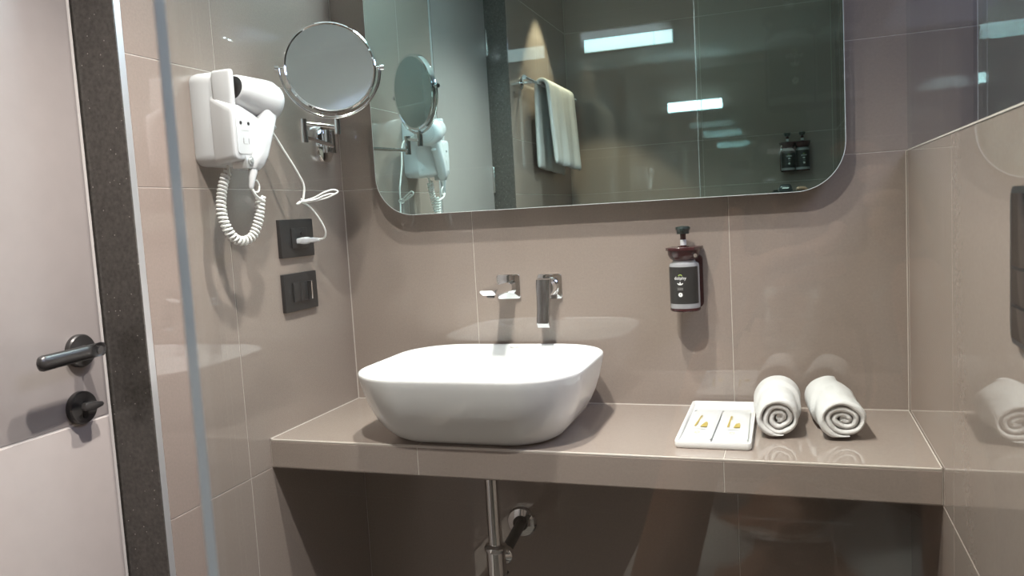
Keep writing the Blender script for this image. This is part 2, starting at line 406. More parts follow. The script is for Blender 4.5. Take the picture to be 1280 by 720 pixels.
# bottle trap
tx, ty = .445, -.222
tp = empty('drain_trap', (tx, ty, .40), 'chrome drain pipe and bottle trap under the counter', 'drain')
def P_(x, y, z): return (x-tx, y-ty, z-.40)
bm = bmesh.new(); cyl(bm, P_(tx, ty, .555), P_(tx, ty, ZB-.0025), .0155, n=32); link('tailpipe', bm, CHROME, tp)
bm = bmesh.new(); lathe(bm, [(.0150, 0), (.0240, .0005), (.0250, .003), (.0250, .010), (.022, .014), (.0165, .016)], P_(tx, ty, .541), (0, 0, 1)); link('collar', bm, CHROME, tp)
bm = bmesh.new(); cyl(bm, P_(tx, ty, .488), P_(tx, ty, .541), .0215, n=32); cyl(bm, P_(tx-.018, ty+.002, .525), P_(tx+.024, ty+.024, .522), .0130); link('trap_body', bm, CHROME, tp)
bm = bmesh.new(); lathe(bm, [(.019, 0), (.0275, .001), (.0285, .004), (.0285, .011), (.0265, .014), (.020, .016)], P_(tx, ty, .474), (0, 0, 1)); link('collar', bm, CHROME, tp)
bm = bmesh.new(); lathe(bm, [(0, -.04), (.012, -.04), (.018, -.034), (.020, -.01), (.020, .035)], P_(tx, ty, .44), (0, 0, 1)); link('trap_cup', bm, CHROME, tp)
bm = bmesh.new(); lathe(bm, [(.0175, 0), (.0195, .002), (.0195, .016), (.0150, .018)], P_(tx+.012, ty+.012, .523), (-.012*1.0, .2, -.002)); link('side_nut', bm, CHROME, tp)
bm = bmesh.new(); cyl(bm, P_(tx+.010, ty+.014, .522), P_(.4315, -.0005, .519), .0125); link('waste_pipe', bm, RUBBER, tp)
bm = bmesh.new(); lathe(bm, [(.038, 0), (.038, .002), (.034, .007), (.019, .011), (.017, .011), (.0165, .0)], P_(.4315, -.0003, .519), (0, -1, 0), n=48); link('wall_flange', bm, CHROME, tp)
bm = bmesh.new(); lathe(bm, [(.013, .011), (.0185, .011), (.0185, .016), (.013, .017)], P_(.4315, -.0003, .519), (0, -1, 0)); link('rubber_seal', bm, RUBBER, tp)

# ------------------------------------------------------------------ wall faucet
sp = empty('wall_spout', (.4335, 0, 1.1015), 'chrome wall spout on square plate above the basin, left', 'faucet')
bm = bmesh.new(); prism(bm, rrect(.0585, .0585, .006), (0, 0, 0), (1, 0, 0), (0, 0, 1), (0, -1, 0), .008, .0012); link('wall_plate', bm, CHROME, sp)
bm = bmesh.new()
secs = [(-.0075, .0190, .0155, 0.0), (-.030, .0185, .0140, .001), (-.060, .0175, .0120, .002), (-.100, .0168, .0098, .002), (-.146, .0165, .0075, .001), (-.155, .0162, .0060, .000)]
R = []
for y, hw, hh, zc in secs:
    ring = [(x, y+(-.010 if False else 0), z+zc) for x, z in rrect(2*hw, 2*hh, min(hw, hh)*.55, 5)]
    R.append(ring)
loft(bm, R)
for v in bm.verts:                      # the mouth is cut back underneath
    if v.co.y < -.13 and v.co.z < -.001: v.co.y += .012
link('spout', bm, CHROME, sp, angle=40)
bm = bmesh.new(); cyl(bm, (0, -.1290, -.0055), (0, -.1310, -.0115), .0095, .0088); o = link('aerator', bm, BLACKP, sp); o['label'] = 'dark round outlet ring under the tip'
fm = empty('wall_mixer_lever', (.5365, 0, 1.0995), 'chrome mixer lever hanging down on square wall plate, right', 'faucet handle')
bm = bmesh.new(); prism(bm, rrect(.0585, .0585, .006), (0, 0, 0), (1, 0, 0), (0, 0, 1), (0, -1, 0), .008, .0012); link('wall_plate', bm, CHROME, fm)
bm = bmesh.new(); lathe(bm, [(.0235, .008), (.0235, .014), (.0215, .016), (.0210, .040), (.0185, .044), (0, .044)], (0, 0, 0), (0, -1, 0), n=40); link('cartridge_cap', bm, CHROME, fm)
bm = bmesh.new(); R = []
for z, hw, y0, y1 in ((.0225, .0150, -.046, -.036), (.0200, .0175, -.052, -.036), (.005, .0178, -.0550, -.040), (-.020, .0160, -.0585, -.047), (-.050, .0148, -.0640, -.054), (-.0745, .0152, -.0700, -.060), (-.0790, .0152, -.0708, -.0585), (-.0890, .0150, -.0640, -.0575)):
    yc, hy = (y0+y1)/2, (y1-y0)/2
    R.append([(x-.003, y+yc, z) for x, y in rrect(2*hw, 2*hy, hy*.6, 4)])
loft(bm, R); link('lever', bm, DCHROME, fm, angle=40)

# ------------------------------------------------------------------ soap dispenser
def dispenser(loc, label, group=None, n=1, face=-1, step=.066):
    """face: -1 looks to -y (back wall), +1 looks to +y (opposite wall)"""
    r = empty('soap_dispenser', loc, label, 'soap dispenser', group, 0 if face < 0 else PI)
    wd2 = (n-1)*step/2
    # wall bracket with a collar for each bottle
    bm = bmesh.new(); prism(bm, rrect(.052+2*wd2, .118, .012), (0.010, -.0003, .057), (1, 0, 0), (0, 0, 1), (0, -1, 0), .011, .002); link('wall_bracket', bm, MAROON, r)
    bm = bmesh.new(); prism(bm, [(-.030-wd2, -.004), (.038+wd2, -.004), (.038+wd2, -.040), (.026+wd2, -.074), (0, -.081), (-.028-wd2, -.076), (-.036-wd2, -.060)], (0, 0, .1285), (1, 0, 0), (0, 1, 0), (0, 0, 1), .006, .001)
    link('lid', bm, MAROON, r)
    bm = bmesh.new(); cyl(bm, (.0255+wd2, -.0665, .117), (.0275+wd2, -.0700, .117), .0042, n=20); link('lock_screw', bm, STEEL, r)
    for k in range(n):
        x = -wd2+k*step
        bm = bmesh.new(); lathe(bm, [(.024, .106), (.029, .110), (.0335, .118), (.0345, .1285)], (x, -.043, 0), (0, 0, 1)); link('collar', bm, MAROON, r)
        bm = bmesh.new(); lathe(bm, [(0, 0), (.028, 0), (.0315, .003), (.0320, .008), (.0320, .094), (.0305, .099), (.024, .103), (.024, .110), (0, .110)], (x, -.043, 0), (0, 0, 1), n=48)
        b = link('bottle', bm, FROSTP, r)
        # label wraps round the front of the bottle
        bm = bmesh.new(); a0, a1 = math.radians(-165), math.radians(-22); k2 = 24
        A_ = [bm.verts.new((x+.0324*math.cos(a0+(a1-a0)*i/k2), -.043+.0324*math.sin(a0+(a1-a0)*i/k2), .0135)) for i in range(k2+1)]
        B_ = [bm.verts.new((v.co.x, v.co.y, .0930)) for v in A_]
        for i in range(k2): bm.faces.new((A_[i], A_[i+1], B_[i+1], B_[i]))
        link('label', bm, LABEL, b)
        bm = bmesh.new(); lathe(bm, [(.0305, -.004), (.0325, -.002), (.0325, .0025), (.031, .0028)], (x, -.043, 0), (0, 0, 1)); link('base_ring', bm, MAROON, b)
        xf, yf = x-.006, -.0757
        def arc_print(nm_, s, size, m_, zz):
            o = text(nm_, s, size, m_, b, (0, 0, 0), (1, 0, 0), (0, 0, 1), .0001)
            for v in o.data.vertices:       # bend the lettering round the bottle
                ang = (v.co.x-.006)/.0326
                rr = .0326-v.co.y
                v.co = Vector((x+rr*math.sin(ang), -.043-rr*math.cos(ang), zz+v.co.z))
        arc_print('printed_name', 'dolphy', .0098, WHITEI, .0690)
        bm = bmesh.new()
        for q_, (zz, wl_) in enumerate(((.0475, .0066), (.0455, .0058), (.0435, .0066))):
            for t_ in range(6):
                aa = [((-wl_+2*wl_*(t_+u_)/6)-.006)/.0327 for u_ in (0, .85)]
                bm.faces.new([bm.verts.new((x+.0327*math.sin(g_), -.043-.0327*math.cos(g_), z_)) for g_, z_ in ((aa[0], zz), (aa[1], zz), (aa[1], zz+.0009), (aa[0], zz+.0009))])
        link('small_print', bm, INK, b, smooth=False)
        bm = bmesh.new()
        for k3, (cx_, cz_, rx, rz, tilt) in enumerate(((-.0035, .0565, .0035, .0013, -.6), (.0035, .0565, .0035, .0013, .6), (0, .0578, .0014, .0036, 0))):
            vs = []
            for i in range(12):
                t = 2*PI*i/12; px, pz = rx*math.cos(t), rz*math.sin(t)
                X_ = cx_+px*math.cos(tilt)-pz*math.sin(tilt); Z_ = cz_+px*math.sin(tilt)+pz*math.cos(tilt)
                ang = (X_-.006)/.0327; vs.append(bm.verts.new((x+.0327*math.sin(ang), -.043-.0327*math.cos(ang), Z_)))
            bm.faces.new(vs)
        link('leaf_emblem', bm, WHITEI, b)
        bm = bmesh.new(); vs = []
        for i in range(24):
            t = 2*PI*i/24; ang = (.0046*math.cos(t)-.006)/.0327
            vs.append(bm.verts.new((x+.0327*math.sin(ang), -.043-.0327*math.cos(ang), .0335+.0046*math.sin(t))))
        bm.faces.new(vs); link('round_emblem', bm, WHITEI, b)
        arc_print('emblem_letter', 'P', .0055, LABEL, .0335)
        bm = bmesh.new()
        A_, B_ = [], []
        for i in range(11):
            t = PI*(.12+.76*i/10)
            for rr, LST in ((.0048, A_), (.0034, B_)):
                ang = (rr*math.cos(t)-.0055)/.0327
                LST.append(bm.verts.new((x+.0327*math.sin(ang), -.043-.0327*math.cos(ang), .0725+rr*math.sin(t))))
        for i in range(10): bm.faces.new((A_[i], A_[i+1], B_[i+1], B_[i]))
        link('green_arc', bm, GREENI, b)
        pm = bmesh.new(); lathe(pm, [(.012, .1345), (.012, .1365), (.0062, .137), (.0062, .150)], (x, -.043, 0), (0, 0, 1)); lathe(pm, [(.0062, .150), (.0062, .1645)], (x, -.043, 0), (0, 0, 1), n=20)
        pu = link('pump', pm, MAROON, r)
        bm = bmesh.new(); cyl(bm, (x, -.043, .1385), (x, -.043, .1505), .0067, n=20); o = link('pump_sleeve', bm, WHITEP, pu); o['label'] = 'white sleeve'
        bm = bmesh.new(); lathe(bm, [(.0135, .163), (.0135, .169), (.0160, .174), (.0150, .178), (.004, .180), (0, .180)], (x, -.043, 0), (0, 0, 1))
        box(bm, x-.0045, x+.0045, -.070, -.043, .1695, .1765, .0015); link('pump_head', bm, GREENP, pu)
    return r
dispenser((.853, 0, 1.047), 'single wall-mounted soap dispenser with charcoal label beside the faucet')
dispenser((1.110, YO, 1.405), 'pair of dark pump bottles in one holder on the wall facing the mirror', n=2, face=1)

# ------------------------------------------------------------------ big mirror
mi = empty('wall_mirror', (0, 0, 1.285), 'large frameless rounded-corner mirror on the back wall', 'mirror')
mx0, mx1, mz1 = .116, 1.183, .725
MY = -.040
ol = rrect(mx1-mx0, mz1, .098, 16, (mx0+mx1)/2, mz1/2)
bm = bmesh.new(); prism(bm, ol, (0, MY+.0035, 0), (1, 0, 0), (0, 0, 1), (0, -1, 0), .0033); o = link('glass_edge', bm, GEDGE, mi); o['label'] = 'pale polished edge of the glass'
ol2 = rrect(mx1-mx0-.0024, mz1-.0024, .097, 16, (mx0+mx1)/2, mz1/2)
bm = bmesh.new(); prism(bm, ol2, (0, MY+.0005, 0), (1, 0, 0), (0, 0, 1), (0, -1, 0), .0005); link('mirror_glass', bm, MIRR, mi, smooth=False)
ol3 = rrect(mx1-mx0-.0016, mz1-.010, .093, 16, (mx0+mx1)/2, mz1/2)
bm = bmesh.new(); prism(bm, ol3, (0, -.0003, 0), (1, 0, 0), (0, 0, 1), (0, -1, 0), -MY-.0038); link('backing_board', bm, BACKM, mi)
# light bar over the mirror
lb = empty('light_bar', (.408, 0, 2.037), 'slim lit bar fixed above the big mirror', 'light')
B('housing', -.212, .212, -.030, -.0003, -.038, .038, ALU, lb, bev=.002)
B('diffuser', -.205, .205, -.070, -.030, -.034, .034, BARM, lb, bev=.003)
# added strip, stands in for a mirrored light of unknown source
ls = empty('stand_in_strip', (.330, YO, 2.106), 'frosted glowing strip added on the facing wall for a light patch in the mirror', 'light')
B('housing', -.226, .226, .0003, .014, -.034, .034, ALU, ls, bev=.001)
B('diffuser', -.222, .130, .014, .022, -.031, .031, STRIPM, ls, bev=.001)
B('end_diffuser', .134, .222, .014, .022, -.031, .031, STRIPM, ls, bev=.001)
# ceiling downlights
for i, (x, y, e, c, a, b) in enumerate(DOWN):
    lab = ('round recessed downlight in the ceiling over the basin', 'round recessed downlight between the basin light and the shower glass', 'warm recessed downlight close to the left wall above the towel rail')[i]
    d = empty('downlight', (x, y, ZCEIL), lab, 'light', 'recessed ceiling lights')
    bm = bmesh.new(); lathe(bm, [(.034, -.0005), (.046, -.0005), (.046, -.003), (.040, -.006), (.034, -.006)], (0, 0, 0), (0, 0, 1)); link('ring', bm, WHITEP, d)
    bm = bmesh.new(); lathe(bm, [(0, -.0005), (.033, -.0005), (.033, -.003), (0, -.003)], (0, 0, 0), (0, 0, 1)); link('lens', bm, LAMPW, d)

# ------------------------------------------------------------------ glass
def pane(name, x0, x1, y0, y1, z0, z1, label, cat, edges):
    r = empty(name, ((x0+x1)/2, (y0+y1)/2, z0), label, cat)
    q = ((x0+x1)/2, (y0+y1)/2, z0)
    B('pane', x0-q[0], x1-q[0], y0-q[1], y1-q[1], .0005, z1-z0-.0005, GLASS, r)
    for e in edges: B('polished_edge', e[0]-q[0], e[1]-q[0], e[2]-q[1], e[3]-q[1], .0005, z1-z0-.0005, GEDGE, r)
    return r
sg = pane('shower_screen', .7535, W-.002, YG-.004, YG+.004, .002, 2.20, 'clear frameless glass shower screen with pale vertical edge in the foreground', 'glass screen',
     [(.7529, .7534, YG-.004, YG+.004)])
B('floor_channel', -.2700, .2700, -.008, .008, -.0015, .0004, ALU, sg)
pg = pane('partition_glass', W+.002, W+.010, YG+.002, -.002, HW, ZCEIL-.001, 'clear glass panel standing on the half-height right wall', 'glass panel', [])

# ------------------------------------------------------------------ right wall panel
cp = empty('wall_control_panel', (W, -.897, 1.189), 'black glossy rounded wall panel at the right picture edge', 'wall panel')
bm = bmesh.new(); prism(bm, rrect(.136, .166, .012), (-.0003, 0, .0), (0, 1, 0), (0, 0, 1), (-1, 0, 0), .007, .0015); link('frame', bm, BLACKP, cp)
for k, (z0, z1) in enumerate(((.000, .076), (-.040, -.003), (-.077, -.043))):
    B('panel_module', -.0085, -.0071, -.058, .058, z0, z1, BLACKG, cp, bev=.0006)

# ------------------------------------------------------------------ switch plates on the left wall
def plate(y, z, label, cat='switch'):
    r = empty('switch_plate' if cat == 'switch' else 'power_socket', (0, y, z), label, cat)
    bm = bmesh.new(); prism(bm, rrect(.130, .086, .002, 3), (.0002, 0, 0), (0, 1, 0), (0, 0, 1), (1, 0, 0), .009, .0012); link('frame', bm, BLACKP, r)
    return r
so = plate(-.230, 1.247, 'square black socket plate with a white plug in it, upper of two', 'socket')
B('socket_insert', .0092, .0125, -.027, .036, -.023, .023, BLACKP, so, bev=.001)
bm = bmesh.new(); cyl(bm, (.0126, .010, .010), (.0130, .010, .010), .0035, n=16); link('socket_hole', bm, BLACKG, so)
sw = plate(-.231, 1.125, 'square black rocker switch plate, lower of two by the corner')
for k in range(2):
    B('rocker', .0092, .0135, -.036+k*.028, -.009+k*.028, -.022, .022, BLACKP, sw, bev=.001)
bm = bmesh.new()
prism(bm, [(-.022, 0), (.022, 0), (.022, .0115), (-.022, .0065)], (.0092, .020, 0), (0, 0, 1), (1, 0, 0), (0, 1, 0), .013, .0008)
link('raised_rocker', bm, BLACKP, sw)
B('chrome_strip', .0200, .0212, .0225, .0275, -.020, .021, CHROME, sw, bev=.0005)

# ------------------------------------------------------------------ magnifying mirror
mm = empty('magnifying_mirror', (0, -.085, 1.475), 'round chrome shaving mirror on folding wall arm', 'mirror')
def Q(x, y, z): return (x, y+.085, z-1.475)
bm = bmesh.new(); lathe(bm, [(.040, 0), (.0405, .008), (.038, .014), (.030, .018), (0, .018)], Q(.0003, -.087, 1.470), (1, 0, 0), n=48, sx=1.22, sy=.95, u=(0, 0, 1)); link('wall_base', bm, CHROME, mm)
bm = bmesh.new()
for dy in (-.012, .012): cyl(bm, Q(.024, -.085+dy, 1.446), Q(.024, -.085+dy, 1.500), .0085, n=24)
link('base_barrel', bm, CHROME, mm)
el = (.088, -.292, 1.474); po = (.145, -.250, 1.490)
def tube(name, pts, r, m=CHROME, par=mm, n=16):
    bm = bmesh.new(); sweep(bm, [Q(*p) for p in pts], r, n); return link(name, bm, m, par)
tube('lower_arm', [(.026, -.075, 1.464), (el[0], el[1], 1.464)], .0048)
tube('elbow', [(el[0], el[1], 1.452), (el[0], el[1], 1.502)], .0080, n=24)
tube('upper_arm', [(el[0], el[1], 1.494), (po[0], po[1], 1.484)], .0045)
tube('post', [(po[0], po[1], 1.468), (po[0], po[1], 1.500)], .0075, n=24)
tube('post_pin', [(po[0], po[1], 1.499), (po[0], po[1]+.0, 1.510)], .0035)
mc = Vector((.139, -.251, 1.6105)); nrm = Vector((.56, -.83, .09)).normalized()
side = Vector((.83, .56, 0)).normalized(); upv = side.cross(nrm) if side.cross(nrm).z > 0 else nrm.cross(side)
RM = .0985
bm = bmesh.new()
lathe(bm, [(RM-.006, .008), (RM-.003, .0092), (RM, .007), (RM+.001, 0), (RM, -.007), (RM-.003, -.0092), (RM-.006, -.008)], Q(*mc), nrm, n=72)
for f in [f for f in bm.faces if len(f.verts) > 8]: bm.faces.remove(f)
link('rim', bm, CHROME, mm)
for s, lab in ((1, None), (-1, None)):
    bm = bmesh.new(); lathe(bm, [(0, s*.0066), (RM-.0058, s*.0066), (RM-.0058, s*.0080), (0, s*.0080)], Q(*mc), nrm, n=72); link('mirror_face', bm, MIRR2, mm, angle=20)
RY = RM+.0085
tube('yoke', [mc+RY*(math.cos(a)*side+math.sin(a)*upv) for a in [PI+PI*i/32 for i in range(33)]], .0033)
for s in (1, -1):
    p = mc+side*s*(RM-.001); q = mc+side*s*(RM+.013)
    tube('pivot_pin', [p, q], .0032)
    tube('pivot_knob', [mc+side*s*(RM+.009), mc+side*s*(RM+.017)], .0060, n=20)

# ------------------------------------------------------------------ hair dryer in its wall holder
hd = empty('hair_dryer', (0, -.43, 1.485), 'white hair dryer resting in its wall holder on the left wall', 'hair dryer')
def H(x, y, z): return (x, y+.43, z-1.485)
bm = bmesh.new()
secs = [(.0003, -.533, -.440, 1.399, 1.572, .018), (.010, -.535, -.438, 1.397, 1.574, .020), (.040, -.534, -.440, 1.398, 1.574, .022), (.056, -.528, -.446, 1.404, 1.570, .022), (.062, -.518, -.456, 1.412, 1.560, .016)]
loft(bm, [[H(x, y, z) for y, z in rrect(y1-y0, z1-z0, r, 6, (y0+y1)/2, (z0+z1)/2)] for x, y0, y1, z0, z1, r in secs])
link('holder', bm, WHITEP, hd, angle=50)
# lower front cover, bulging forward, with the shaver socket on its face
bm = bmesh.new()
fr = [(-.545, 1.402), (-.476, 1.404), (-.458, 1.482), (-.470, 1.490), (-.528, 1.508), (-.546, 1.503)]
bk = [(-.534, 1.398), (-.442, 1.398), (-.440, 1.500), (-.450, 1.515), (-.515, 1.530), (-.534, 1.528)]
def oct_(pts, k):
    out = []
    for i in range(len(pts)):
        a, b, c = Vector(pts[i-1]), Vector(pts[i]), Vector(pts[(i+1) % len(pts)])
        la, lc = min(k, (a-b).length*.4), min(k, (c-b).length*.4)
        p, q = b+(a-b).normalized()*la, b+(c-b).normalized()*lc
        for t in (0, .33, .67, 1): out.append(tuple((1-t)**2*p+2*t*(1-t)*b+t*t*q))
    return out
def lerp_(A, B_, t): return [(a[0]+(b[0]-a[0])*t, a[1]+(b[1]-a[1])*t) for a, b in zip(A, B_)]
def shrink(A, k):
    cx = sum(a[0] for a in A)/len(A); cz = sum(a[1] for a in A)/len(A)
    return [(cx+(a[0]-cx)*k, cz+(a[1]-cz)*k) for a in A]
loft(bm, [[H(x, y, z) for y, z in oct_(A, .012)] for x, A in ((.045, bk), (.070, lerp_(bk, fr, .55)), (.094, fr), (.0995, shrink(fr, .98)), (.1010, shrink(fr, .95)))])
link('cover', bm, WHITEP, hd, angle=50)
bm = bmesh.new(); prism(bm, [(a+.43, b-1.485) for a, b in oct_(shrink(fr, .80), .008)], (.1010, 0, 0), (0, 1, 0), (0, 0, 1), (1, 0, 0), .0012, .0004)
sk = link('socket_face', bm, WHITEP, hd)
bm = bmesh.new()
for y in (-.524, -.501): cyl(bm, H(.1023, y, 1.473), H(.1027, y, 1.473), .0034, n=14)
link('socket_hole', bm, BLACKP, sk)
bm = bmesh.new()
for y in (-.519, -.503): box(bm, .1023, .1026, y+.43-.001, y+.43+.001, 1.434-1.485, 1.445-1.485)
box(bm, .1023, .1026, -.519+.43, -.508+.43, 1.4335-1.485, 1.4345-1.485)
box(bm, .1023, .1026, -.523+.43, -.501+.43, 1.4585-1.485, 1.4592-1.485)
link('socket_print', bm, INK, sk)
# dryer barrel along y, grille towards the back wall
b0 = Vector(H(.084, -.515, 1.540)); b1 = Vector(H(.090, -.430, 1.524)); bd = (b1-b0).normalized()
bm = bmesh.new(); lathe(bm, [(.024, .0), (.0265, .004), (.031, .025), (.0355, .050), (.0400, .074), (.0415, .086), (.0385, .103), (.030, .112), (0, .112)], b0, bd, n=44); link('barrel', bm, WHITEP, hd, angle=60)
bm = bmesh.new(); lathe(bm, [(0, -.001), (.0225, -.001), (.0235, .0035)], b0, bd); o = link('nozzle_mouth', bm, BLACKG, hd); o['label'] = 'black opening of the barrel'
B('holder_lip', .050, .0955, -.535+.43, -.521+.43, 1.496-1.485, 1.573-1.485, WHITEP, hd, bev=.0062, seg=4)
gr = bmesh.new()
u_, w_, _ = frame_of(bd)
for rr in (.008, .014, .020, .026):
    k = int(2*PI*rr/.0046)
    for i in range(k):
        c = b0+bd*.1122+rr*(math.cos(2*PI*i/k)*u_+math.sin(2*PI*i/k)*w_)
        cyl(gr, c-bd*.002, c+bd*.0005, .0012, n=6)
link('intake_grille', gr, INK, hd)
# handle
bm = bmesh.new(); R = []
hp = [(.100, -.438, 1.512, .0165, .0210), (.104, -.446, 1.490, .0155, .0185), (.105, -.462, 1.452, .0150, .0165), (.104, -.478, 1.416, .0150, .0160), (.102, -.487, 1.398, .0130, .0145), (.100, -.492, 1.387, .0080, .0095)]
for x, y, z, hx, hy in hp:
    R.append([Vector(H(x, y, z))+Vector((a, b, -b*.25)) for a, b in rrect(2*hx, 2*hy, min(hx, hy)*.7, 5)])
loft(bm, R); hn = link('handle', bm, WHITEP, hd, angle=60)
bm = bmesh.new(); prism(bm, rrect(.016, .009, .004), Vector(H(.104, -.4285, 1.472)), (1, 0, 0), (0, -.38, .92), (0, .92, .38), .0022, .0006); link('handle_switch', bm, ALU, hn)
bm = bmesh.new(); cyl(bm, H(.0960, -.506, 1.4035), H(.1065, -.506, 1.4030), .0085, n=20); cyl(bm, H(.1064, -.506, 1.4032), H(.1090, -.506, 1.4030), .0045, n=20); link('indicator_knob', bm, ALU, hd)
B('release_block', .070, .104, -.518+.43, -.492+.43, 1.388-1.485, 1.412-1.485, ALU, hd, bev=.003)
bm = bmesh.new(); lathe(bm, [(.0085, 0), (.0085, .008), (.0060, .024), (.0050, .036), (.0030, .040)], H(.099, -.493, 1.389), (-.06, -.22, -.97), n=20); link('cord_grip', bm, WHITEP, hd)
bm = bmesh.new(); sweep(bm, [H(*p) for p in catmull([(.099, -.487, 1.367), (.098, -.478, 1.357), (.0975, -.481, 1.345), (.0975, -.495, 1.345), (.0975, -.499, 1.357)], 6)], .0018, 8); link('cord_loop', bm, CORDM, hd)
# coiled cord: U from the box bottom to the handle
path = catmull([(.048, -.508, 1.384), (.046, -.522, 1.352), (.050, -.535, 1.310), (.058, -.530, 1.272), (.066, -.510, 1.252), (.076, -.485, 1.258), (.084, -.470, 1.290), (.090, -.465, 1.335)], 40)
cum = [0.0]
for a, b in zip(path, path[1:]): cum.append(cum[-1]+(b-a).length)
Lc = cum[-1]; turns = 34; pts = []; kk = turns*12; prev = None
for i in range(kk+1):
    s = Lc*i/kk; j = 0
    while j < len(cum)-2 and cum[j+1] < s: j += 1
    f = (s-cum[j])/max(1e-9, cum[j+1]-cum[j]); c = path[j].lerp(path[j+1], f); t = (path[min(j+2, len(path)-1)]-path[max(j-1, 0)]).normalized()
    if prev is None: u_, w_, _ = frame_of(t)
    else: u_ = (prev-t*prev.dot(t)).normalized(); w_ = u_.cross(t)
    prev = u_; a = 2*PI*turns*i/kk
    pts.append(Vector(H(*c))+.0076*(math.cos(a)*u_+math.sin(a)*w_))
bm = bmesh.new(); sweep(bm, pts, .0025, 7); link('coiled_cord', bm, CORDM, hd)
bm = bmesh.new(); sweep(bm, [H(*p) for p in catmull([(.045, -.500, 1.402), (.048, -.502, 1.395), (.050, -.504, 1.380)], 6)], .0030, 8); link('cord_stub', bm, CORDM, hd)
bm = bmesh.new(); sweep(bm, [H(*p) for p in catmull([(.097, -.502, 1.352), (.098, -.492, 1.338), (.095, -.472, 1.330), (.091, -.461, 1.336)], 6)], .0026, 8); link('cord_tail', bm, CORDM, hd)
# mains cord with its gathered loop and plug
bm = bmesh.new()
sweep(bm, [H(*p) for p in catmull([(.040, -.440, 1.520), (.040, -.360, 1.492), (.055, -.312, 1.425), (.062, -.285, 1.385), (.064, -.272, 1.360), (.062, -.276, 1.330)], 10)], .0024, 8)
sweep(bm, [H(*p) for p in catmull([(.060, -.282, 1.327), (.080, -.262, 1.334), (.100, -.250, 1.345), (.115, -.238, 1.350), (.124, -.232, 1.345), (.115, -.240, 1.338), (.100, -.248, 1.332), (.075, -.268, 1.326), (.060, -.282, 1.325)], 10)], .0019, 8)
sweep(bm, [H(*p) for p in catmull([(.058, -.286, 1.326), (.084, -.264, 1.330), (.098, -.252, 1.337), (.110, -.242, 1.341), (.117, -.238, 1.340)], 10)], .0019, 8)
sweep(bm, [H(*p) for p in catmull([(.060, -.280, 1.326), (.068, -.262, 1.315), (.076, -.242, 1.290), (.080, -.226, 1.262), (.072, -.218, 1.245), (.058, -.218, 1.241)], 10)], .0021, 8)
link('mains_cord', bm, CORDM, hd)
bm = bmesh.new(); sweep(bm, [H(*p) for p in catmull([(.064, -.285, 1.333), (.056, -.279, 1.329), (.054, -.290, 1.322), (.062, -.294, 1.322), (.066, -.285, 1.330)], 6)], .0016, 8); link('cord_tie', bm, CORDM, hd)
bm = bmesh.new(); R = []
for t, r in ((0, .0075), (.25, .0095), (.42, .0100), (.5, .0075), (.62, .0062), (.72, .0070), (1.0, .0042)):
    c = Vector((.0130, -.2335, 1.240)).lerp(Vector((.058, -.218, 1.241)), t)
    R.append([Vector(H(*c))+Vector((0, a, b)) for a, b in rrect(2*r*1.05, 2*r*.8, r*.45, 4)])
loft(bm, R); link('plug', bm, WHITEP, hd, angle=50)

